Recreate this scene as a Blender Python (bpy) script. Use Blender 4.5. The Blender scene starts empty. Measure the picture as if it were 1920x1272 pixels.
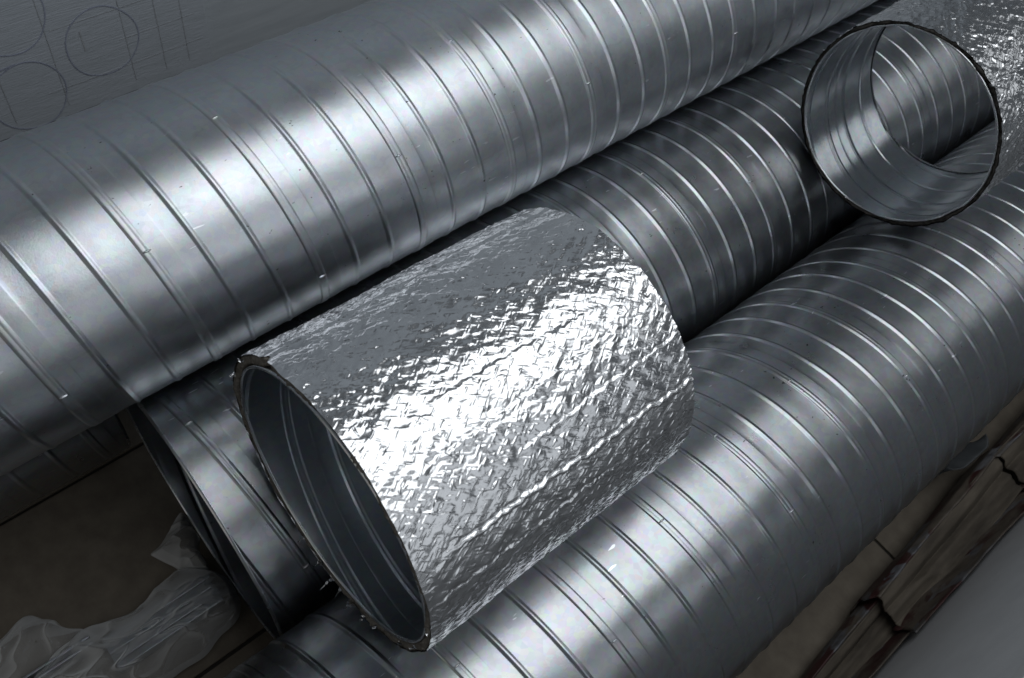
import bpy, math, random
import numpy as np
from mathutils import Matrix, Vector

random.seed(7)
rng = np.random.default_rng(7)
S = bpy.context.scene
COL = S.collection

# ------------------------------------------------------------------ camera
cam_d = bpy.data.cameras.new('camera')
cam = bpy.data.objects.new('camera', cam_d)
COL.objects.link(cam)
right = Vector((0.63656616, 0.75767727, 0.1439051))
up = Vector((-0.6943328, 0.48181871, 0.53455841))
fwd = Vector((-0.33568658, 0.44019982, -0.83278967))
m = Matrix((right, up, -fwd)).transposed().to_4x4()
m.translation = Vector((0.30808425, 0.0, 0.84651524))
cam.matrix_world = m
cam_d.sensor_width = 36.0
cam_d.lens = 36.0 * 1650 / 1920
cam_d.clip_start = 0.01
cam_d.clip_end = 50
cam_d.dof.use_dof = True
cam_d.dof.focus_distance = 0.62
cam_d.dof.aperture_fstop = 14.0
S.camera = cam

# ------------------------------------------------------------------ light
world = bpy.data.worlds.new('World')
S.world = world
world.use_nodes = True
bg = world.node_tree.nodes['Background']
bg.inputs[0].default_value = (0.80, 0.90, 1.0, 1)
bg.inputs[1].default_value = 0.07

def area(name, loc, target, sx, sy, power, color):
    d = bpy.data.lights.new(name, 'AREA')
    d.shape = 'RECTANGLE'; d.size = sx; d.size_y = sy
    d.energy = power; d.color = color
    o = bpy.data.objects.new(name, d)
    COL.objects.link(o)
    o.location = loc
    dirv = (Vector(target) - Vector(loc)).normalized()
    z = -dirv
    x = Vector((1, 0, 0)) if abs(z.x) < 0.7 else Vector((0, 0, 1)); x = (x - x.dot(z) * z).normalized()
    y = z.cross(x)
    o.rotation_euler = Matrix((x, y, z)).transposed().to_euler()
    return o
area('overhead_panel_light', (0.37, 0.62, 1.25), (0.37, 0.62, 0), 0.84, 1.05, 5.0, (0.93, 0.97, 1.0))
area('far_overhead_light', (0.75, 2.25, 1.20), (0.6, 1.6, 0.3), 0.80, 0.70, 1.2, (0.93, 0.97, 1.0))
area('side_window_light', (1.75, 0.62, 1.15), (0.0, 0.55, 0.60), 1.1, 1.45, 2.8, (0.90, 0.95, 1.0))
area('room_light_behind', (0.1, -1.7, 1.15), (0.1, 0.3, 0.3), 2.4, 1.3, 2.4, (1.0, 0.94, 0.84))

S.view_settings.view_transform = 'Standard'
S.view_settings.look = 'None'
S.view_settings.exposure = 0.24
S.view_settings.gamma = 1.0
S.render.engine = 'CYCLES'
S.cycles.max_bounces = 10
S.cycles.glossy_bounces = 6
S.cycles.transparent_max_bounces = 12
S.cycles.caustics_reflective = False
S.cycles.caustics_refractive = False
S.cycles.sample_clamp_indirect = 6.0

# ------------------------------------------------------------------ helpers
def thing(name, label, cat, loc=(0, 0, 0), rot=(0, 0, 0), group=None):
    o = bpy.data.objects.new(name, None)
    COL.objects.link(o)
    o.empty_display_size = 0.02
    o.location = loc; o.rotation_euler = rot
    o['label'] = label; o['category'] = cat
    if group: o['group'] = group
    return o

def tag(o, label, cat, group=None):
    o['label'] = label; o['category'] = cat
    if group: o['group'] = group
    return o

def mesh_obj(name, V, F, mat, parent=None, smooth=True, normals=None, kind=None):
    me = bpy.data.meshes.new(name)
    V = np.asarray(V, dtype=np.float64)
    if isinstance(F, np.ndarray) and F.ndim == 2:
        n = F.shape[1]
        me.vertices.add(len(V)); me.vertices.foreach_set('co', V.astype(np.float32).ravel())
        me.loops.add(F.size); me.loops.foreach_set('vertex_index', F.astype(np.int32).ravel())
        me.polygons.add(len(F))
        me.polygons.foreach_set('loop_start', np.arange(0, F.size, n, dtype=np.int32))
        me.update(calc_edges=True)
        me.validate()
    else:
        me.from_pydata([tuple(v) for v in V], [], [tuple(f) for f in F])
        me.update()
    if smooth:
        me.polygons.foreach_set('use_smooth', np.ones(len(me.polygons), dtype=bool))
    if normals is not None and len(me.vertices) == len(normals):
        me.normals_split_custom_set_from_vertices([tuple(v) for v in normals])
    if mat: me.materials.append(mat)
    o = bpy.data.objects.new(name, me)
    COL.objects.link(o)
    if parent: o.parent = parent
    if kind: o['kind'] = kind
    return o

def box_obj(name, lo, hi, mat, parent=None, bevel=0.0):
    (x0, y0, z0), (x1, y1, z1) = lo, hi
    V = [(x, y, z) for x in (x0, x1) for y in (y0, y1) for z in (z0, z1)]
    F = [(0, 1, 3, 2), (4, 6, 7, 5), (0, 4, 5, 1), (2, 3, 7, 6), (0, 2, 6, 4), (1, 5, 7, 3)]
    o = mesh_obj(name, V, F, mat, parent, smooth=False)
    if bevel:
        b = o.modifiers.new('bevel', 'BEVEL'); b.width = bevel; b.segments = 2
    return o

def grid_faces(n, mm, wrap=False):
    i = np.arange(n - 1)[:, None]; j = np.arange(mm if wrap else mm - 1)[None, :]
    j2 = (j + 1) % mm
    a = i * mm + j; b = i * mm + j2; c = (i + 1) * mm + j2; d = (i + 1) * mm + j
    return np.stack([np.broadcast_to(q, a.shape).ravel() for q in (a, b, c, d)], 1)

def vert_normals(V, F):
    n = np.cross(V[F[:, 2]] - V[F[:, 0]], V[F[:, 3]] - V[F[:, 1]])
    N = np.zeros_like(V)
    for k in range(4): np.add.at(N, F[:, k], n)
    L = np.linalg.norm(N, axis=1, keepdims=True); L[L == 0] = 1
    return N / L

def wave_noise(seed, P, n=14, lo=20, hi=110):
    """smooth pseudo noise from random plane waves, P (...,3) in metres"""
    g = np.random.default_rng(seed)
    out = np.zeros(P.shape[:-1])
    for _ in range(n):
        d = g.normal(size=3); d /= np.linalg.norm(d)
        k = math.exp(g.uniform(math.log(lo), math.log(hi)))
        out += (lo / k) ** 0.7 * np.sin(P @ d * k + g.uniform(0, 6.28))
    return out / math.sqrt(n)

# ------------------------------------------------------------------ materials
def mat(name):
    mt = bpy.data.materials.new(name); mt.use_nodes = True
    nt = mt.node_tree
    return mt, nt, nt.nodes['Principled BSDF']

def N(nt, t, **kw):
    n = nt.nodes.new(t)
    for k, v in kw.items(): setattr(n, k, v)
    return n

def ramp(nt, src, p0, c0, p1, c1, interp='LINEAR'):
    r = N(nt, 'ShaderNodeValToRGB')
    r.color_ramp.interpolation = interp
    e = r.color_ramp.elements
    e[0].position, e[0].color = p0, (*c0, 1) if len(c0) == 3 else c0
    e[1].position, e[1].color = p1, (*c1, 1) if len(c1) == 3 else c1
    nt.links.new(src, r.inputs[0])
    return r.outputs[0]

def noise(nt, vec, scale, detail=4, rough=0.55, dist=0.0):
    n = N(nt, 'ShaderNodeTexNoise')
    n.inputs['Scale'].default_value = scale; n.inputs['Detail'].default_value = detail
    n.inputs['Roughness'].default_value = rough; n.inputs['Distortion'].default_value = dist
    nt.links.new(vec, n.inputs['Vector'])
    return n.outputs['Fac']

def coords(nt, scale=(1, 1, 1)):
    tc = N(nt, 'ShaderNodeTexCoord'); mp = N(nt, 'ShaderNodeMapping')
    mp.inputs['Scale'].default_value = scale
    nt.links.new(tc.outputs['Object'], mp.inputs['Vector'])
    return mp.outputs['Vector']

def mixc(nt, fac, a, b, mode='MIX'):
    n = N(nt, 'ShaderNodeMix', data_type='RGBA', blend_type=mode)
    if isinstance(fac, float): n.inputs[0].default_value = fac
    else: nt.links.new(fac, n.inputs[0])
    for i, q in ((6, a), (7, b)):
        if isinstance(q, tuple): n.inputs[i].default_value = (*q, 1)
        else: nt.links.new(q, n.inputs[i])
    return n.outputs[2]

def galvanised(name, base=(0.58, 0.605, 0.635), r0=0.33, r1=0.39, dirt=0.06, specks=True):
    mt, nt, p = mat(name)
    v = coords(nt)
    vl = coords(nt, (1, 1, 1))
    cloud = noise(nt, v, 22, 5)
    spang = N(nt, 'ShaderNodeTexVoronoi'); spang.inputs['Scale'].default_value = 260
    nt.links.new(v, spang.inputs['Vector'])
    col = ramp(nt, cloud, 0.3, tuple(c * (1 - dirt) for c in base), 0.65, base)
    col = mixc(nt, 0.09, col, spang.outputs['Color'], 'OVERLAY')
    grain = noise(nt, v, 1400, 2)
    col = mixc(nt, ramp(nt, grain, 0.35, (0.85, 0.85, 0.85), 0.65, (1, 1, 1)), (0.40, 0.42, 0.44), col)
    if specks:
        sp = noise(nt, coords(nt, (1, 0.6, 1)), 330, 2, 0.5)
        patch = noise(nt, v, 30, 2)
        f1 = ramp(nt, sp, 0.715, (0, 0, 0), 0.735, (1, 1, 1))
        f2 = ramp(nt, patch, 0.52, (0, 0, 0), 0.60, (1, 1, 1))
        mm = N(nt, 'ShaderNodeMath', operation='MULTIPLY')
        nt.links.new(f1, mm.inputs[0]); nt.links.new(f2, mm.inputs[1])
        col = mixc(nt, mm.outputs[0], col, (0.10, 0.10, 0.10))
        nk = noise(nt, coords(nt, (1, 0.22, 1)), 300, 1, 0.4)
        g1 = ramp(nt, nk, 0.735, (0, 0, 0), 0.75, (1, 1, 1)); g2 = ramp(nt, noise(nt, v, 17, 2), 0.55, (0, 0, 0), 0.62, (1, 1, 1))
        mn = N(nt, 'ShaderNodeMath', operation='MULTIPLY')
        nt.links.new(g1, mn.inputs[0]); nt.links.new(g2, mn.inputs[1])
        col = mixc(nt, mn.outputs[0], col, (0.85, 0.87, 0.9))
        sm = noise(nt, coords(nt, (1, 0.35, 1)), 90, 6, 0.7, 1.2)
        col = mixc(nt, ramp(nt, sm, 0.56, (0, 0, 0), 0.75, (0.35,) * 3), col, tuple(c * 0.55 for c in base))
    nt.links.new(col, p.inputs['Base Color'])
    p.inputs['Metallic'].default_value = 1.0
    rr = ramp(nt, noise(nt, v, 35, 5, 0.6, 0.4), 0.3, (r0,) * 3, 0.7, (r1,) * 3)
    nt.links.new(rr, p.inputs['Roughness'])
    bmp = N(nt, 'ShaderNodeBump'); bmp.inputs['Strength'].default_value = 0.05; bmp.inputs['Distance'].default_value = 0.001
    nt.links.new(noise(nt, v, 700, 3), bmp.inputs['Height'])
    nt.links.new(bmp.outputs[0], p.inputs['Normal'])
    return mt

M_GALV = galvanised('galvanised_steel')
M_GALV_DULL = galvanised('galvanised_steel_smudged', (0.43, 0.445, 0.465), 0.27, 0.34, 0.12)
M_GALV_IN = galvanised('galvanised_steel_inside', (0.52, 0.55, 0.58), 0.19, 0.26, 0.08, specks=False)
M_GALV_SATIN = galvanised('galvanised_steel_satin', (0.50, 0.53, 0.56), 0.29, 0.36, 0.08, specks=False)
M_SEAM = galvanised('folded_seam_steel', (0.60, 0.62, 0.645), 0.37, 0.43, 0.12, specks=False)
M_EDGE = galvanised('raw_cut_steel', (0.66, 0.68, 0.70), 0.22, 0.32, 0.1, specks=False)

def foil_mat():
    mt, nt, p = mat('aluminium_foil')
    v = coords(nt)
    col = ramp(nt, noise(nt, v, 40, 4), 0.3, (0.66, 0.66, 0.67), 0.7, (0.78, 0.78, 0.79))
    nt.links.new(col, p.inputs['Base Color'])
    p.inputs['Metallic'].default_value = 1.0
    rr = ramp(nt, noise(nt, v, 60, 4), 0.3, (0.19,) * 3, 0.7, (0.27,) * 3)
    nt.links.new(rr, p.inputs['Roughness'])
    bmp = N(nt, 'ShaderNodeBump'); bmp.inputs['Strength'].default_value = 0.10; bmp.inputs['Distance'].default_value = 0.0006
    nt.links.new(noise(nt, v, 420, 4, 0.6), bmp.inputs['Height'])
    nt.links.new(bmp.outputs[0], p.inputs['Normal'])
    return mt
M_FOIL = foil_mat()

def matte(name, c0, c1, scale, rough=0.8, bump=0.0, bscale=200, stretch=(1, 1, 1), spec=0.3):
    mt, nt, p = mat(name)
    v = coords(nt, stretch)
    nt.links.new(ramp(nt, noise(nt, v, scale, 5, 0.6), 0.3, c0, 0.7, c1), p.inputs['Base Color'])
    p.inputs['Roughness'].default_value = rough
    p.inputs['Specular IOR Level'].default_value = spec
    if bump:
        b = N(nt, 'ShaderNodeBump'); b.inputs['Strength'].default_value = bump; b.inputs['Distance'].default_value = 0.002
        nt.links.new(noise(nt, v, bscale, 4), b.inputs['Height'])
        nt.links.new(b.outputs[0], p.inputs['Normal'])
    return mt
M_FELT = matte('grey_felt_insulation', (0.12, 0.108, 0.094), (0.27, 0.25, 0.22), 300, 0.95, 0.8, 500)
M_RUBBER = matte('black_foam_insulation', (0.012, 0.011, 0.010), (0.07, 0.064, 0.058), 300, 0.9, 0.6, 500)
M_TILE = matte('brown_floor_tile', (0.150, 0.128, 0.102), (0.215, 0.185, 0.148), 45, 0.75, 0.2, 350, (1, 1, 1), 0.12)
M_GROUT = matte('dark_grout', (0.02, 0.018, 0.016), (0.04, 0.035, 0.03), 200, 0.95)
M_WALL = matte('grey_wall_paint', (0.47, 0.51, 0.55), (0.57, 0.61, 0.65), 9, 0.8, 0.25, 120, (1, 1, 14))
M_BOARD = matte('pale_streaked_board', (0.45, 0.49, 0.53), (0.53, 0.565, 0.625), 14, 0.6, 0.3, 60, (1, 1.2, 12))
M_INK = matte('blue_pen_ink', (0.30, 0.325, 0.42), (0.39, 0.415, 0.51), 300, 0.6)
M_PENCIL = matte('pencil_line', (0.37, 0.39, 0.41), (0.48, 0.50, 0.53), 300, 0.7)
M_CARD = matte('brown_cardboard', (0.060, 0.050, 0.040), (0.15, 0.126, 0.098), 55, 0.85, 0.3, 300, (1, 0.25, 1))
M_CAB = matte('white_lacquered_board', (0.80, 0.81, 0.83), (0.87, 0.88, 0.90), 30, 0.5, 0.10, 500)
M_CABEDGE = matte('white_edge_band', (0.74, 0.75, 0.76), (0.80, 0.80, 0.80), 30, 0.5)

def printed_mat():
    mt, nt, p = mat('red_white_printed_card')
    v = coords(nt, (1, 0.45, 1))
    f = ramp(nt, noise(nt, v, 26, 3, 0.55, 0.6), 0.535, (0, 0, 0), 0.55, (1, 1, 1))
    red = ramp(nt, noise(nt, v, 90, 4), 0.3, (0.028, 0.010, 0.010), 0.7, (0.055, 0.018, 0.017))
    wht = ramp(nt, noise(nt, v, 220, 4), 0.35, (0.06, 0.06, 0.066), 0.6, (0.13, 0.13, 0.14))
    f3 = ramp(nt, noise(nt, coords(nt, (1, 0.3, 1)), 40, 5, 0.65, 0.8), 0.46, (0, 0, 0), 0.56, (1, 1, 1))
    brn = ramp(nt, noise(nt, v, 120, 5), 0.3, (0.055, 0.045, 0.036), 0.7, (0.12, 0.10, 0.08))
    nt.links.new(mixc(nt, f3, mixc(nt, f, red, wht), brn), p.inputs['Base Color'])
    p.inputs['Roughness'].default_value = 0.55
    return mt
M_PRINT = printed_mat()

def film_mat():
    mt, nt, p = mat('clear_plastic_film')
    out = nt.nodes['Material Output']
    p.inputs['Base Color'].default_value = (0.90, 0.91, 0.92, 1)
    p.inputs['Roughness'].default_value = 0.09
    tr = N(nt, 'ShaderNodeBsdfTransparent'); tr.inputs[0].default_value = (0.95, 0.95, 0.95, 1)
    lw = N(nt, 'ShaderNodeLayerWeight'); lw.inputs[0].default_value = 0.35
    r = ramp(nt, lw.outputs['Facing'], 0.0, (0.17,) * 3, 0.55, (0.97,) * 3)
    mx = N(nt, 'ShaderNodeMixShader')
    nt.links.new(r, mx.inputs[0]); nt.links.new(tr.outputs[0], mx.inputs[1]); nt.links.new(p.outputs[0], mx.inputs[2])
    nt.links.new(mx.outputs[0], out.inputs['Surface'])
    return mt
M_FILM = film_mat()
M_BAR = galvanised('dark_steel_strip', (0.30, 0.32, 0.35), 0.25, 0.4, 0.3, specks=False)

# ------------------------------------------------------------------ setting: floor, wall
floor = box_obj('floor', (-0.9, -0.9, -0.06), (1.6, 2.4, -0.0025), M_GROUT)
floor['kind'] = 'structure'
TX, TY = 0.2305, 0.46
tile_me = None
for i in range(-2, 6):
    for j in range(-2, 5):
        x0 = -0.1525 + i * TX; y0 = 0.148 + j * TY
        if x0 < -0.46: continue
        if tile_me is None:
            o = box_obj('tile', (0.0017, 0.0017, -0.012), (TX - 0.0017, TY - 0.0017, 0.0), M_TILE, floor, 0.0008)
            tile_me = o.data
        else:
            o = bpy.data.objects.new('tile', tile_me); COL.objects.link(o); o.parent = floor
            b = o.modifiers.new('bevel', 'BEVEL'); b.width = 0.0008; b.segments = 2
        o.location = (x0, y0, 0)

wall = box_obj('wall', (-0.60, -0.9, -0.01), (-0.452, 2.4, 1.1), M_WALL)
wall['kind'] = 'structure'

# pale board with pen circles standing against the wall
BX = -0.432
board = thing('marked_board', 'pale streaked board with blue pen circles standing behind the ducts', 'board', (-0.44, 0, 0.10))
def bpart(o):
    o.location = (0.44, 0, -0.10); return o
bpart(box_obj('panel', (BX - 0.008, -0.55, 0.162), (BX, 0.322, 0.62), M_BOARD, board, 0.0006))
bpart(box_obj('batten', (BX - 0.0195, -0.5, 0.10), (BX - 0.0085, 0.29, 0.60), M_CARD, board))
def ring(cy, cz, ry, rz, w):
    t = np.linspace(0, 2 * np.pi, 96, endpoint=False)
    wob = 1 + 0.012 * np.sin(3 * t + cy * 40) + 0.008 * np.sin(5 * t + 1)
    V = []
    for k in (-0.5, 0.5):
        for x in (0.0002, 0.0005):
            V.append(np.stack([np.full_like(t, BX + x), cy + (ry * wob + k * w) * np.cos(t), cz + (rz * wob + k * w) * np.sin(t)], 1))
    V = np.concatenate([V[0], V[1], V[3], V[2]])
    n = 96; F = []
    for a in range(4):
        b = (a + 1) % 4
        for j in range(n):
            F.append((a * n + j, a * n + (j + 1) % n, b * n + (j + 1) % n, b * n + j))
    bpart(mesh_obj('pen_circle', V, F, M_INK, board, smooth=False))
def onx_plane(px, py):
    r = Vector((right * (px - 960) - up * (py - 636) + fwd * 1650))
    t = (BX - cam.location.x) / r.x if False else (BX - 0.30808425) / r.x
    P = Vector((0.30808425, 0, 0.84651524)) + r * t
    return P.y, P.z
for (l, r_, t_, b_) in ((123, 262, 13, 143), (-15, 125, 117, 245), (-62, 75, -35, 105)):
    cx, cy = (l + r_) / 2, (t_ + b_) / 2
    y, z = onx_plane(cx, cy)
    yl, zl = onx_plane(l, cy); yr, zr = onx_plane(r_, cy)
    ring(y, z, 0.0355, 0.0385, 0.0011)
def line(p0, p1, w, mt):
    (y0, z0), (y1, z1) = p0, p1
    d = np.array([y1 - y0, z1 - z0]); L = np.linalg.norm(d); d /= L; n = np.array([-d[1], d[0]]) * w / 2
    V = []
    for x in (BX + 0.0002, BX + 0.00045):
        for (y, z) in ((y0, z0), (y1, z1)):
            for s in (-1, 1): V.append((x, y + s * n[0], z + s * n[1]))
    bpart(mesh_obj('pencil_line', V, [(0, 1, 3, 2), (4, 6, 7, 5), (0, 4, 5, 1), (2, 3, 7, 6), (0, 2, 6, 4), (1, 5, 7, 3)], mt, board, smooth=False))
for y in (0.113, 0.165, 0.236, 0.270, 0.296):
    line((y, 0.175), (y + 0.002, 0.34), 0.0007, M_PENCIL)
for z, a, b in ((0.228, 0.23, 0.31), (0.196, 0.15, 0.315), (0.262, 0.17, 0.30)):
    line((a, z), (b, z + 0.001), 0.0006, M_PENCIL)
line((0.098, 0.238), (0.132, 0.240), 0.0016, M_INK)
line((0.196, 0.252), (0.196, 0.229), 0.0012, M_PENCIL)

# ------------------------------------------------------------------ spiral ducts
def rib_prof(t):          # t in -1..1
    return 0.5 * (1 + np.cos(np.pi * t))
def feature_samples(P, hs):
    """profile over one strip width: list of (u, height, part)"""
    rw = 0.0031 / P; sw = 0.0040 / P
    out = []
    def add(u, h, part): out.append((u, h, part))
    # lock seam centred at 0 (starts at -sw)
    sl = [(-1.0, 0), (-0.90, 0.0001), (-0.76, 0.0008), (-0.62, 0.0013), (-0.40, 0.0014), (-0.15, 0.0013), (0.0, 0.0011), (0.15, 0.0011), (0.30, 0.0013),
          (0.55, 0.0013), (0.72, 0.0010), (0.86, 0.0006), (0.95, 0.00042), (1.0, 0.0004)]
    for t, h in sl[:-1]: add(t * sw, h * hs, 'lock_seam')
    st = 0.165
    for u in np.linspace(sw, st - 0.012, 4): add(u, 0.0004 * hs, 'wall')
    add(st - 0.004, 0.0004 * hs, 'wall'); add(st + 0.004, 0.0, 'wall')
    for k, uc in enumerate((0.325, 0.665)):
        lo = out[-1][0]
        for u in np.linspace(lo, uc - rw, 5)[1:-1]: add(u, 0, 'wall')
        for t in np.linspace(-1, 1, 13)[:-1]: add(uc + t * rw, 0.0015 * hs * float(rib_prof(t)), 'rib%d' % k)
        add(uc + rw, 0, 'wall')
    for u in np.linspace(out[-1][0], 1 - sw, 6)[1:-1]: add(u, 0, 'wall')
    return out

def spiral_duct(parent, r, y0, y1, P, yS, mw, mr, ms, seed, dent=0.00035, hs=0.62, nth=160, cx=0.0, cz=0.0, ticks=(), cut=None, edge=True, matedge=None):
    prof = feature_samples(P, hs)
    Nu = len(prof)
    u = np.array([p[0] for p in prof]); hh = np.array([p[1] for p in prof])
    lab = [p[2] for p in prof]
    k0 = math.floor((y0 - yS) / P) - 1; k1 = math.ceil((y1 - yS) / P) + 2
    nt_ = k1 - k0
    s = (np.arange(k0, k1)[:, None] + u[None, :]).ravel()
    h = np.tile(hh, nt_)
    n = len(s)
    th = np.linspace(0, 2 * np.pi, nth, endpoint=False)
    Y = yS + P * s[:, None] - P * th[None, :] / (2 * np.pi)
    lo = np.full_like(th, y0); hi = np.full_like(th, y1)
    if cut is not None: lo = y0 + cut(th)
    TH = np.broadcast_to(th, Y.shape)
    Yc = np.clip(Y, lo[None, :], hi[None, :])
    # pillowing between features + broad dents
    pill = 0.00012 * np.sin(2 * np.pi * 3 * (s % 1.0))[:, None]
    base = np.stack([np.cos(TH) * r, Yc, np.sin(TH) * r], -1)
    dn = dent * wave_noise(seed, base, 16, 22, 95)
    # hold-downs beside each rib: the sheet buckles a little, mostly between features
    dn2 = dent * 0.5 * wave_noise(seed + 1, base * np.array([1, 1.6, 1]), 14, 90, 210)
    flat = 1 - np.clip(h / 0.0015, 0, 1)[:, None]
    rad = r + h[:, None] + pill + dn + dn2 * flat
    V = np.stack([cx + np.cos(TH) * rad, Yc, cz + np.sin(TH) * rad], -1).reshape(-1, 3)
    i = np.arange(n - 1)[:, None]; j = np.arange(nth)[None, :]
    a = i * nth + j
    d = (i + 1) * nth + j
    # wrap: column 0 of the previous turn
    ib = np.where(j == nth - 1, i - Nu, i); jb = (j + 1) % nth
    b = ib * nth + jb; c = (ib + 1) * nth + jb
    F = np.stack([a, b, c, d], -1).reshape(-1, 4)
    labs = np.array([lab[q % Nu] for q in range(n - 1)])
    L = np.repeat(labs, nth)
    yy = Y.reshape(-1); lov = np.broadcast_to(lo, Y.shape).reshape(-1); hiv = np.broadcast_to(hi, Y.shape).reshape(-1)
    ok = (F >= 0).all(1)
    F = np.where(F < 0, 0, F)
    below = (yy[F] <= lov[F] + 1e-9).all(1); above = (yy[F] >= hiv[F] - 1e-9).all(1)
    ok &= ~below & ~above
    F = F[ok]; L = L[ok]
    VN = vert_normals(V, F)
    names = {'wall': ('wall', mw), 'rib0': ('rib', mr), 'rib1': ('rib', mr), 'lock_seam': ('lock_seam', ms)}
    objs = {}
    for key, (nm, mt) in names.items():
        f = F[L == key]
        if not len(f): continue
        used, inv = np.unique(f.ravel(), return_inverse=True)
        objs[key] = mesh_obj(nm, V[used], inv.reshape(-1, 4), mt, parent, True, VN[used])
    # crimp marks on the seam
    seam = objs['lock_seam']
    for (ty, tt) in ticks:
        t = math.radians(tt)
        kk = round((ty - yS + P * t / (2 * math.pi)) / P)
        yc = yS + P * kk - P * t / (2 * math.pi)
        rr = r + 0.0012 * hs
        e_t = np.array([-math.sin(t), 0, math.cos(t)]); e_y = np.array([0, 1.0, 0]); e_r = np.array([math.cos(t), 0, math.sin(t)])
        c0 = np.array([cx, yc, cz]) + e_r * rr
        vv = []
        for (q, hgt, wd) in ((0, -0.0006, 1.0), (1, 0.0010, 0.55)):
            for ang in np.linspace(0, 2 * np.pi, 10, endpoint=False):
                vv.append(c0 + e_y * 0.0036 * wd * math.cos(ang) + e_t * 0.0009 * wd * math.sin(ang) + e_r * hgt)
        ff = [(a_, (a_ + 1) % 10, 10 + (a_ + 1) % 10, 10 + a_) for a_ in range(10)] + [tuple(range(10, 20))]
        mesh_obj('crimp_mark', vv, ff, M_SEAM, seam)
    # thin cut edge at the open ends
    if edge:
        for yy_, sgn in ((y0, 1), (y1, -1)):
            tt = np.linspace(0, 2 * np.pi, nth, endpoint=False)
            yo = yy_ + (cut(tt) if (cut is not None and sgn == 1) else 0)
            # follow the sheet radius at the cut
            uu = ((yo - yS + P * tt / (2 * np.pi)) / P) % 1.0
            hx = np.interp(uu, np.append(u[u >= 0], 1 + u[u < 0]), np.append(hh[u >= 0], hh[u < 0]))
            pb = np.stack([np.cos(tt) * r, np.broadcast_to(yo, tt.shape), np.sin(tt) * r], -1)
            rb = r + hx + dent * wave_noise(seed, pb, 16, 22, 95)
            prof_e = [(-0.0008, 0.0012), (-0.0008, -0.0006), (0.0007, -0.0006), (0.0007, 0.0018)]
            VV = np.concatenate([np.stack([cx + np.cos(tt) * (rb + dr), yo + sgn * dy + 0 * tt, cz + np.sin(tt) * (rb + dr)], -1) for dr, dy in prof_e])
            f4 = []
            for q in range(3):
                for j_ in range(nth):
                    f4.append((q * nth + j_, q * nth + (j_ + 1) % nth, (q + 1) * nth + (j_ + 1) % nth, (q + 1) * nth + j_))
            mesh_obj('cut_edge', VV, np.array(f4), matedge or M_EDGE, parent, False)
    return objs

G = 'spiral ducts laid side by side'
# A: upper duct lying in the groove of the two behind
sA = 0.785
A = (0.308084 - 0.552080 * sA, 0.8465 - 0.68046 * sA)
rA = 0.125 * sA
tA = thing('spiral_duct', 'large bright spiral steel duct on top at the back, crossing the upper left', 'duct', (A[0], -0.35, A[1] - rA), group=G)
def shifted(parent):      # geometry of a duct is given in world metres
    return parent
def place(parent, objs):
    off = -Vector(parent.location)
    for o in parent.children:
        o.location = off
k = sA / 0.8
spiral_duct(tA, rA, -0.35, 1.35, 0.0923, 0.1075, M_GALV, M_GALV, M_SEAM, 11, 0.00022, hs=0.54, cx=A[0], cz=A[1],
            ticks=[(0.098 * k, 48), (0.182 * k, 84), (0.286 * k, 40), (0.37 * k, 75), (0.474 * k, 32), (0.011 * k, 11), (0.202 * k, 3), (0.56 * k, 66), (0.66 * k, 20)])
place(tA, None)

tB = thing('spiral_duct', 'middle spiral steel duct with its open mouth at lower left beside the plastic bag', 'duct', (0, 0.054, 0), group=G)
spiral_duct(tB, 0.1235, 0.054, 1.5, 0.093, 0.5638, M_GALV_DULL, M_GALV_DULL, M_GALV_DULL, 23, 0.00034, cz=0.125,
            ticks=[(0.540, 92), (0.6385, 63), (0.075, 96), (0.079, 30), (0.26, 84), (0.73, 80)])
place(tB, None)

tN = thing('nested_duct', 'narrower duct pushed inside the open mouth of the middle duct', 'duct', (0.012, 0.105, 0.012), rot=(0, 0, 0))
spiral_duct(tN, 0.094, 0.105, 0.60, 0.0905, 0.10, M_GALV_IN, M_GALV_IN, M_GALV_IN, 31, 0.0005, cx=0.012, cz=0.102, nth=96)
place(tN, None)

tC = thing('spiral_duct', 'front spiral steel duct on the floor next to the torn cartons', 'duct', (0.2513, -0.2, 0), group=G)
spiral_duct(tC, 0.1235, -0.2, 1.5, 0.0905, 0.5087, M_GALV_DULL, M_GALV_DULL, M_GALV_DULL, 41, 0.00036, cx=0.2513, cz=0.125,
            ticks=[(0.484, 98.4), (0.5805, 71), (0.756, 81), (0.3925, 100), (0.3036, 89), (0.4007, 62), (0.21, 70), (0.13, 95)])
place(tC, None)

tE = thing('spiral_duct', 'shadowed spiral duct on the floor under the upper one at far left', 'duct', (-0.225, -0.5, 0), group=G)
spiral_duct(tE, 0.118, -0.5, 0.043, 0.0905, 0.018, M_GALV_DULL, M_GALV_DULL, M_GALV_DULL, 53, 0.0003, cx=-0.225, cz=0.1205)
place(tE, None)

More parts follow.
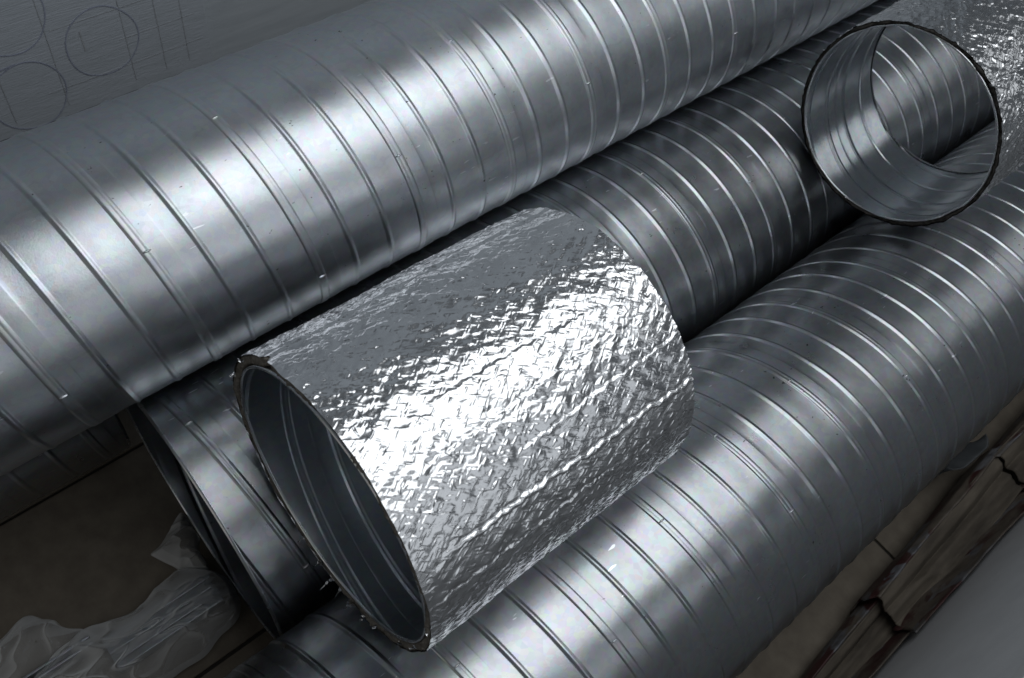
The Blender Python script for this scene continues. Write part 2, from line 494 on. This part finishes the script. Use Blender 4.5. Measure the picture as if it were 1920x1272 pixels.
# ------------------------------------------------------------------ foil sleeves
def worley(x, y, nx, seed, size_y):
    """x periodic in [0,nx) cells, y in cells; returns F1,F2, cell id random"""
    ix = np.floor(x).astype(int); iy = np.floor(y).astype(int)
    g = np.random.default_rng(seed)
    ny = int(iy.max()) + 4
    jx = g.uniform(0.0, 1.0, (nx, ny)); jy = g.uniform(0.0, 1.0, (nx, ny)); cid = g.uniform(-1, 1, (nx, ny))
    F1 = np.full(x.shape, 9.0); F2 = np.full(x.shape, 9.0); C = np.zeros(x.shape)
    sx = np.zeros(x.shape); sy = np.zeros(x.shape)
    for dx in (-1, 0, 1):
        for dy in (-1, 0, 1):
            cxi = (ix + dx) % nx; cyi = np.clip(iy + dy + 1, 0, ny - 1)
            ax = ix + dx + jx[cxi, cyi] - x; ay = iy + dy + jy[cxi, cyi] - y
            dd = np.hypot(ax, ay)
            closer = dd < F1
            F2 = np.where(closer, F1, np.minimum(F2, dd))
            C = np.where(closer, cid[cxi, cyi], C); sx = np.where(closer, ax, sx); sy = np.where(closer, ay, sy)
            F1 = np.where(closer, dd, F1)
    return F1, F2, C, sx, sy

FOLD = 0.046; SCRIM = 0.00036
def foil_height(th, y, r, seed, amp=1.0, creases=()):
    """th (rad), y (m) -> radial height in metres"""
    circ = 2 * np.pi * r
    s = th / (2 * np.pi) * circ
    s = ((th + np.pi / 2) % (2 * np.pi)) * r          # join at the hidden underside
    pos = np.stack([np.cos(th) * r, y, np.sin(th) * r], -1)
    big = 0.00055 * wave_noise(seed, pos, 12, 30, 90)
    wx = wave_noise(seed + 2, pos, 12, 60, 260); wy = wave_noise(seed + 3, pos, 12, 60, 260)
    g = np.random.default_rng(seed + 40)
    # crumples: folded (triangle) waves with planar flanks and sharp ridges
    fold = 0
    for q in range(18):
        lam = math.exp(g.uniform(math.log(0.0055), math.log(0.024)))
        if q % 3 == 0: a = g.uniform(0, math.pi)
        elif q % 3 == 1: a = math.radians(57) + g.normal() * 0.25
        else: a = -math.radians(57) + g.normal() * 0.25
        ph = (y * math.cos(a) + s * math.sin(a) + 0.0013 * (wx * math.cos(3 * q) + wy * math.sin(3 * q))) / lam + g.uniform()
        tri = 2 * np.abs(ph - np.floor(ph + 0.5))
        # each fold only shows in patches, and ends
        mk = np.clip(0.5 + 1.1 * wave_noise(seed + 100 + q, pos, 8, 35, 120), 0, 1)
        fold = fold + lam * 0.5 * FOLD * tri * mk
    # scrim: plain weave of two thread families at +-33 degrees to the axis
    c_ = 0.0074
    p1 = s / c_ + y / c_ * math.tan(math.radians(33)) + 0.14 * wave_noise(seed + 30, pos, 8, 60, 200)
    p2 = s / c_ - y / c_ * math.tan(math.radians(33)) + 0.14 * wave_noise(seed + 31, pos, 8, 60, 200)
    patch = np.clip(0.80 + 0.45 * wave_noise(seed + 5, pos, 10, 30, 110), 0.35, 1.35)
    scr = 0
    for pa, pb, o_ in ((p1, p2, 0.0), (p2, p1, 0.5)):
        t = (pa % 1.0) - 0.5
        dash = np.clip(0.15 + 1.1 * np.sin(np.pi * pb + np.pi * np.floor(pa) + o_ * np.pi), 0, 1)
        scr = scr + SCRIM * np.exp(-(t / 0.054) ** 2) * dash * patch
    quilt = -0.00004 * np.cos(2 * np.pi * p1) * np.cos(2 * np.pi * p2) * patch
    h = big + amp * (fold + scr + quilt)
    for (tc, depth, width, y0, y1, slope) in creases:
        tcv = tc + slope * (y - y0) / r + 0.006 * np.sin(y * 70 + tc * 7) + 0.005 * np.sin(y * 310) + 0.004 * np.sin(y * 710 + tc)
        dd = ((th - tcv + np.pi) % (2 * np.pi) - np.pi) * r
        win = 1 / (1 + np.exp(-(y - y0) / 0.006)) / (1 + np.exp((y - y1) / 0.006))
        h = h + win * depth * (np.exp(-(dd / width) ** 2) - 0.7 * np.exp(-((dd - 1.7 * width) / width) ** 2))
    return h

def strokes(th, Y, r, L, seed, dens, gain):
    """short sharp crinkles pressed into the film, mostly along the two scrim directions"""
    g = np.random.default_rng(seed)
    H = np.zeros(Y.shape)
    ths = th; yrow = Y[:, 0]
    a0, a1 = math.radians(-62), math.radians(172)
    n = int(dens * (a1 - a0) * r * L)
    for _ in range(n):
        tc = g.uniform(a0, a1); yc = g.uniform(0, L)
        ln = 0.5 * math.exp(g.uniform(math.log(0.0030), math.log(0.0085)))
        u_ = g.uniform()
        an = math.radians(33) * (1 if u_ < 0.44 else -1) + g.normal() * 0.13 if u_ < 0.88 else g.uniform(-1.57, 1.57)
        sg = g.uniform(0.00032, 0.0006); hh = gain * g.uniform(0.00008, 0.00026) * (1 if g.uniform() < 0.6 else -1) * min(1.0, ln / 0.003)
        ext = ln + 0.0015
        j0, j1 = np.searchsorted(ths, (tc - ext / r, tc + ext / r)); i0, i1 = np.searchsorted(yrow, (yc - ext, yc + ext))
        if j1 - j0 < 3 or i1 - i0 < 3: continue
        S_ = (ths[j0:j1][None, :] - tc) * r; Y_ = Y[i0:i1, j0:j1] - yc
        al = Y_ * math.cos(an) + S_ * math.sin(an); ac = -Y_ * math.sin(an) + S_ * math.cos(an)
        ac = ac + 0.06 * ln * np.sin(al / ln * 3 + tc * 50)
        H[i0:i1, j0:j1] += hh * np.exp(-(ac / sg) ** 2) * np.clip(1 - (al / ln) ** 2, 0, 1)
    return H

def foil_sleeve(parent, r, L, seed, step, creases, rag, rin, felt, amp=1.0, overlap=None, dens=66000, gain=1.6):
    a0, a1 = math.radians(-62), math.radians(172)        # fine where it shows, coarse underneath
    th = np.concatenate([np.linspace(a0, a1, int((a1 - a0) * r / step), endpoint=False),
                         np.linspace(a1, a0 + 2 * np.pi, int((2 * np.pi - a1 + a0) * r / 0.0022), endpoint=False)])
    nth = len(th); ny = int(L / step)
    v = np.linspace(0, 1, ny)
    TH, VV = np.meshgrid(th, v)
    e0 = rag * (wave_noise(seed + 60, np.stack([np.cos(th) * r, th * 0, np.sin(th) * r], -1), 16, 40, 420))
    e1 = rag * (wave_noise(seed + 61, np.stack([np.cos(th) * r, th * 0, np.sin(th) * r], -1), 16, 40, 420))
    if overlap is not None:      # notch where the wrap meets
        e0 = e0 + 0.004 * np.exp(-(((th - overlap + np.pi) % (2 * np.pi) - np.pi) / 0.03) ** 2)
    Y = e0[None, :] + VV * (L + e1[None, :] - e0[None, :])
    H = foil_height(TH, Y + 0.05, r, seed, amp, creases)
    if overlap is not None:
        dd = ((TH - overlap + np.pi) % (2 * np.pi) - np.pi)
        H = H + 0.0013 / (1 + np.exp(-dd * 160)) * np.exp(-np.clip(dd, 0, 9) * 1.6)
    H = H + strokes(th, Y, r, L, seed + 500, dens, gain)
    R_ = r + H
    V = np.stack([np.cos(TH) * R_, Y, np.sin(TH) * R_], -1)
    foil = mesh_obj('foil', V.reshape(-1, 3), grid_faces(ny, nth, True), M_FOIL, parent)
    # insulation layer: ring between foil and duct, fibrous ends
    nt2 = 420
    t2 = np.linspace(0, 2 * np.pi, nt2, endpoint=False)
    p2 = np.stack([np.cos(t2) * r, t2 * 0, np.sin(t2) * r], -1)
    hb = np.array([np.interp(t2, th, R_[q], period=2 * np.pi) for q in (2, ny // 2, ny - 3)])
    eA = np.interp(t2, th, e0, period=2 * np.pi); eB = np.interp(t2, th, e1, period=2 * np.pi)
    g = np.random.default_rng(seed + 77)
    rows = []
    fz = lambda a: a * (wave_noise(seed + 70, p2, 18, 150, 900) + 0.25 * g.normal(size=nt2))
    spec = [(0.15, 0.004, 0), (0.0, 0.0004, 1), (0.35, 0.0004, 3), (0.7, 0.0004, 3), (1.0, 0.0010, 2), (1.0, 0.03, 0)]
    VV_ = []
    for side in (0, 1):
        for dr, dy, w in spec:
            rr = (hb[0 if side == 0 else 2] - 0.0009) * (1 - dr) + rin * dr + (fz(0.0004) if 0 < dr < 1 else 0)
            yy = (eA + dy + fz(0.0007) * w) if side == 0 else (L + eB - dy - fz(0.0007) * w)
            VV_.append(np.stack([np.cos(t2) * rr, yy, np.sin(t2) * rr], -1))
    VV_ = VV_[:6] + VV_[6:][::-1]
    VA = np.concatenate(VV_)
    mesh_obj('insulation', VA, np.concatenate([grid_faces(12, nt2, True)]), felt, parent)
    return foil

# D : the short sleeve lying in the middle
Dn = Vector((0.1275, 0.1006, 0.3300)); Df = Vector((0.1255, 0.3205, 0.3175))
ax = (Df - Dn).normalized()
el = math.asin(ax.z); az = math.atan2(ax.x, ax.y)
tD = thing('foil_wrapped_duct', 'short offcut of foil wrapped duct lying across the middle of the picture', 'duct', Dn, (el, 0, -az), 'foil wrapped duct offcuts')
crD = [(math.radians(38), 0.0008, 0.0014, 0.075, 0.30, -0.02), (math.radians(63), 0.0003, 0.0013, 0.06, 0.24, 0.05), (math.radians(52), 0.0004, 0.0012, 0.14, 0.30, 0.03),
       (math.radians(80), 0.0003, 0.0013, 0.10, 0.22, -0.04), (math.radians(112), 0.0003, 0.0016, 0.05, 0.18, 0.03), (math.radians(22), 0.0004, 0.0012, 0.05, 0.20, 0.02)]
foil_sleeve(tD, 0.1022, 0.2205, 101, 0.00043, crD, 0.0013, 0.0980, M_FELT, 1.0, math.radians(128))
spiral_duct(tD, 0.0962, 0.0010, 0.2190, 0.0905, 0.0894 - 0.1006, M_GALV_SATIN, M_GALV_SATIN, M_GALV_SATIN, 61, 0.00035)

def tatters(parent, r, spots, seed):
    g = np.random.default_rng(seed)
    for (tdeg, L_, w_, out) in spots:
        t = math.radians(tdeg)
        nn = 9; V = []
        for q in range(nn):
            f = q / (nn - 1)
            ww = w_ * (1 - 0.75 * f) * (1 + 0.3 * g.normal())
            rr = r + out * f ** 1.3 + 0.0007 * g.normal()
            yy = 0.002 - L_ * f + 0.0008 * g.normal()
            tw = 1.6 * f * g.choice([-1, 1])
            for sd in (-1, 0, 1):
                tt = t + sd * ww / r * math.cos(tw); r2 = rr + sd * ww * math.sin(tw) + (0.0006 if sd == 0 else 0)
                V.append((math.cos(tt) * r2, yy + 0.0004 * g.normal(), math.sin(tt) * r2))
        mesh_obj('foil_tatter', V, grid_faces(nn, 3), M_FOIL, parent, False)
tatters(tD, 0.1018, [(-62, 0.007, 0.0030, 0.002), (-70, 0.009, 0.0040, -0.001), (-78, 0.006, 0.0035, 0.003), (-84, 0.011, 0.0022, 0.004), (-92, 0.006, 0.0030, -0.002), (-53, 0.004, 0.0025, -0.002),
                     (-104, 0.008, 0.0018, 0.002), (-35, 0.003, 0.0020, -0.002), (8, 0.003, 0.0022, -0.002), (-18, 0.0035, 0.0025, -0.003), (170, 0.004, 0.0020, 0.002), (152, 0.003, 0.0024, 0.001)], 5)

# F : the sleeve at upper right, seen into its mouth
tF = thing('foil_wrapped_duct', 'foil wrapped duct offcut at upper right with its dark rimmed mouth facing us', 'duct', (0.1225, 0.7245, 0.3195), (math.radians(-0.9), 0, math.radians(0.7)), 'foil wrapped duct offcuts')
foil_sleeve(tF, 0.0970, 0.1210, 211, 0.00060, [(math.radians(60), 0.0009, 0.0016, 0.05, 0.2, 0.0)], 0.0013, 0.0958, M_RUBBER, 1.7, None, 70000, 3.2)
spiral_duct(tF, 0.0944, 0.0008, 0.1195, 0.0905, 0.7248 - 0.7245, M_GALV_IN, M_GALV_IN, M_GALV_IN, 71, 0.00035)

tatters(tF, 0.0975, [(62, 0.004, 0.0030, 0.003), (56, 0.003, 0.0022, 0.002), (30, 0.003, 0.002, 0.001)], 6)

# ------------------------------------------------------------------ plastic bag with steel strips
def film_patch(name, outline, zfun, seed, parent, n=90, amp=0.0075):
    """closed thin crumpled film over a polygon (world xy), as a radial grid"""
    P = np.array(outline); c = P.mean(0)
    Q = np.vstack([P, P[:1]]); d = np.r_[0, np.cumsum(np.hypot(*np.diff(Q, axis=0).T))]
    t = np.linspace(0, d[-1], 240, endpoint=False)
    B = np.stack([np.interp(t, d, Q[:, 0]), np.interp(t, d, Q[:, 1])], 1)
    for _ in range(14):
        B = 0.5 * B + 0.25 * np.roll(B, 1, 0) + 0.25 * np.roll(B, -1, 0)
    rr = np.linspace(0.02, 1, n)
    X = c[0] + rr[:, None] * (B[None, :, 0] - c[0]); Y = c[1] + rr[:, None] * (B[None, :, 1] - c[1])
    pos = np.stack([X, Y, X * 0], -1)
    warp = 0.012 * np.stack([wave_noise(seed + 7, pos, 8, 40, 120), wave_noise(seed + 8, pos, 8, 40, 120), X * 0], -1)
    rid = 1 - np.abs(wave_noise(seed, (pos + warp) * np.array([1.6, 0.7, 1]), 9, 60, 170)); rid2 = 1 - np.abs(wave_noise(seed + 1, (pos + warp) * np.array([1.5, 0.6, 1]), 10, 170, 420))
    Z = zfun(X, Y, rr[:, None]) + amp * np.clip(rid, -0.3, 1) ** 2 * np.sign(rid) + amp * 0.45 * np.clip(rid2, -0.3, 1) ** 3
    Z = Z * (1 - 0.6 * np.clip((rr[:, None] - 0.93) / 0.07, 0, 1)) + 0.0012
    eg = np.clip((rr[:, None] - 0.6) / 0.4, 0, 1)
    X = X + amp * (0.3 + 0.7 * eg) * wave_noise(seed + 2, pos, 10, 60, 400); Y = Y + amp * (0.3 + 0.7 * eg) * wave_noise(seed + 3, pos, 10, 60, 400)
    V = np.stack([X, Y, np.maximum(Z, 0.001)], -1).reshape(-1, 3)
    return mesh_obj(name, V, grid_faces(n, 240, True), M_FILM, parent)

bag = thing('plastic_bag', 'crumpled clear plastic bag on the brown floor below the open duct mouth', 'bag', (0.02, -0.04, 0))
film_patch('film', [(-0.010, 0.018), (0.006, 0.047), (0.030, 0.050), (0.062, 0.046), (0.066, 0.004), (0.060, -0.045), (0.055, -0.10), (0.010, -0.15), (-0.012, -0.10), (-0.010, -0.055), (-0.010, -0.02)],
           lambda X, Y, r: 0.021 * np.clip(1.25 - r, 0, 1) ** 0.35 * np.exp(-((X - 0.02) / 0.045) ** 4) + 0.002, 301, bag)
film_patch('film', [(-0.060, 0.052), (-0.052, 0.030), (-0.040, 0.008), (-0.024, 0.016), (-0.010, 0.022), (0.004, 0.046), (-0.014, 0.052), (-0.036, 0.056)],
           lambda X, Y, r: 0.016 * (1 - r ** 2) + 0.010 * np.clip((Y - 0.01) / 0.04, 0, 1), 311, bag, 50, 0.006)
film_patch('film', [(-0.058, -0.104), (-0.046, -0.088), (-0.026, -0.074), (-0.009, -0.060), (0.002, -0.075), (0.002, -0.135), (-0.02, -0.15), (-0.05, -0.14)],
           lambda X, Y, r: 0.012 * (1 - r ** 2) + 0.003, 321, bag, 50, 0.005)
for o in bag.children: o.location = -Vector(bag.location)

strips = thing('steel_strip_bundle', 'bundle of dark steel strips wrapped in the plastic bag', 'steel strips', (0.02, -0.06, 0))
for q, (x0, x1, y1, z0) in enumerate(((0.004, 0.012, 0.041, 0.003), (0.0125, 0.0215, 0.039, 0.004), (0.022, 0.030, 0.041, 0.0035), (0.0305, 0.0375, 0.040, 0.0035))):
    o = box_obj('strip', (x0, -0.06, z0), (x1, y1, z0 + 0.014), M_BAR, strips, 0.001); o.location = -Vector(strips.location)
rails = thing('steel_rail', 'thin bright steel rail sticking out of the plastic bag at lower left', 'rail', (0, -0.1, 0.01))
for q, x0 in enumerate((-0.002, 0.0045)):
    o = box_obj('flange', (x0, -0.30, 0.012), (x0 + 0.0022, -0.066, 0.026), M_SEAM, rails, 0.0005); o.location = -Vector(rails.location)
o = box_obj('web', (0.0004, -0.30, 0.012), (0.0043, -0.066, 0.0145), M_BAR, rails); o.location = -Vector(rails.location)

# ------------------------------------------------------------------ cartons by the cabinet
def sheet(name, prof, y0, y1, mt, parent, seed, rag=0.004, amp=0.0032, thick=0.0018, skew=0.0):
    pr = np.array(prof); d = np.r_[0, np.cumsum(np.hypot(*np.diff(pr, axis=0).T))]
    nu = 30; ny = 90
    t = np.linspace(0, d[-1], nu)
    x = np.interp(t, d, pr[:, 0]); z = np.interp(t, d, pr[:, 1])
    v = np.linspace(0, 1, ny)
    g = np.stack([x, x * 0, z], -1)
    ea = rag * wave_noise(seed, np.stack([x * 3, z * 3, x * 0], -1), 10, 60, 400); eb = rag * wave_noise(seed + 1, np.stack([x * 3, z * 3, x * 0], -1), 10, 60, 400)
    Y = (y0 + ea)[None, :] + v[:, None] * ((y1 + eb) - (y0 + ea))[None, :]
    X = x[None, :] + skew * (v[:, None] - 0.5) + 0 * Y; Z = z[None, :] + 0 * Y
    pos = np.stack([X, Y * 0.45, Z], -1)
    w = wave_noise(seed + 2, pos, 14, 30, 140); w2 = 1 - np.abs(wave_noise(seed + 3, pos, 10, 60, 200))
    edge = np.zeros(nu); edge[0] = edge[-1] = 1; edge[1] = edge[-2] = 0.4
    rg = wave_noise(seed + 4, np.stack([Y, Y * 0, Y * 0], -1), 14, 40, 500)
    X = X + amp * w * 0.7; Z = np.maximum(Z + amp * w2 + edge[None, :] * rag * 0.9 * rg, 0.0012)
    V = np.stack([X, Y, Z], -1).reshape(-1, 3)
    o = mesh_obj(name, V, grid_faces(ny, nu), mt, parent)
    sm = o.modifiers.new('thickness', 'SOLIDIFY'); sm.thickness = thick; sm.offset = 0
    return o
def carton(label, y0, y1, dz, seed, xl0, xl1, skew=0.0):
    t = thing('torn_carton', label, 'carton', (0.43, y0, 0), group='torn cartons beside the cabinet')
    sheet('printed_side', [(0.410, 0.0015), (0.403, 0.03 + dz * 0.6), (0.405, 0.050 + dz), (0.411, 0.058 + dz)], y0, y1, M_PRINT, t, seed, 0.0035, skew=skew)
    sheet('inner_panel', [(0.409, 0.054 + dz), (0.420, 0.050 + dz), (0.427, 0.040 + dz), (0.434, 0.046 + dz), (0.446, 0.041 + dz), (0.453, 0.045 + dz)], y0 + 0.006, y1 - 0.008, M_CARD, t, seed + 10, 0.003, 0.0045, skew=skew)
    sheet('torn_flap', [(0.449, 0.040 + dz), (0.455, 0.050 + dz), (0.459, 0.060 + dz), (0.4625, 0.071 + dz)], y0 + 0.002, y1 - 0.012, M_PRINT, t, seed + 20, 0.004, 0.0016, skew=skew)
    for o in t.children:
        o.location = -Vector(t.location)
        for v_ in o.data.vertices:
            f_ = min(1, max(0, (v_.co.y - y0) / (y1 - y0)))
            k_ = (0.4635 - (xl0 + (xl1 - xl0) * f_)) / 0.0605
            v_.co.x = 0.4635 - (0.4635 - v_.co.x) * k_
carton('torn brown carton nearest the lower edge, tucked under the next one', 0.16, 0.548, -0.017, 401, 0.440, 0.418)
carton('long torn brown carton with red and white print between duct and cabinet', 0.517, 0.768, 0.0, 431, 0.416, 0.403)
carton('torn red printed carton at the right edge, farthest along the cabinet', 0.757, 1.15, 0.004, 461, 0.404, 0.402)

cab = thing('white_cabinet', 'plain white cabinet side filling the lower right corner', 'cabinet', (0.60, 0.8, 0))
for o in (box_obj('side_panel', (0.468, -0.3, 0.004), (0.486, 1.9, 0.3265), M_CAB, cab, 0.0012),
          box_obj('top_panel', (0.4665, -0.3, 0.3270), (0.90, 1.9, 0.345), M_CABEDGE, cab, 0.0015),
          box_obj('plinth', (0.478, -0.28, 0.0005), (0.88, 1.88, 0.0035), M_CABEDGE, cab)):
    o.location = -Vector(cab.location)

# grey plastic scrap beside the front duct
def scrap():
    nu, ny = 14, 30
    u = np.linspace(-1, 1, nu); v = np.linspace(0, 1, ny)
    U, VV = np.meshgrid(u, v)
    w = 0.011 * np.minimum(1, np.minimum(VV / 0.18, (1 - VV) / 0.15) ** 0.5)
    X = 0.383 + U * w + 0.004 * VV; Y = 0.690 + VV * 0.075 + 0.004 * U; Z = 0.055 + 0.010 * U + 0.004 * np.sin(VV * 5)
    o = mesh_obj('plastic_scrap', np.stack([X, Y, Z], -1).reshape(-1, 3), grid_faces(ny, nu), M_SCRAP)
    s_ = o.modifiers.new('thickness', 'SOLIDIFY'); s_.thickness = 0.0012
    tag(o, 'small grey plastic strip caught in the dark gap beside the front duct', 'scrap')
M_SCRAP = matte('grey_plastic', (0.055, 0.06, 0.064), (0.085, 0.09, 0.095), 60, 0.6)
scrap()
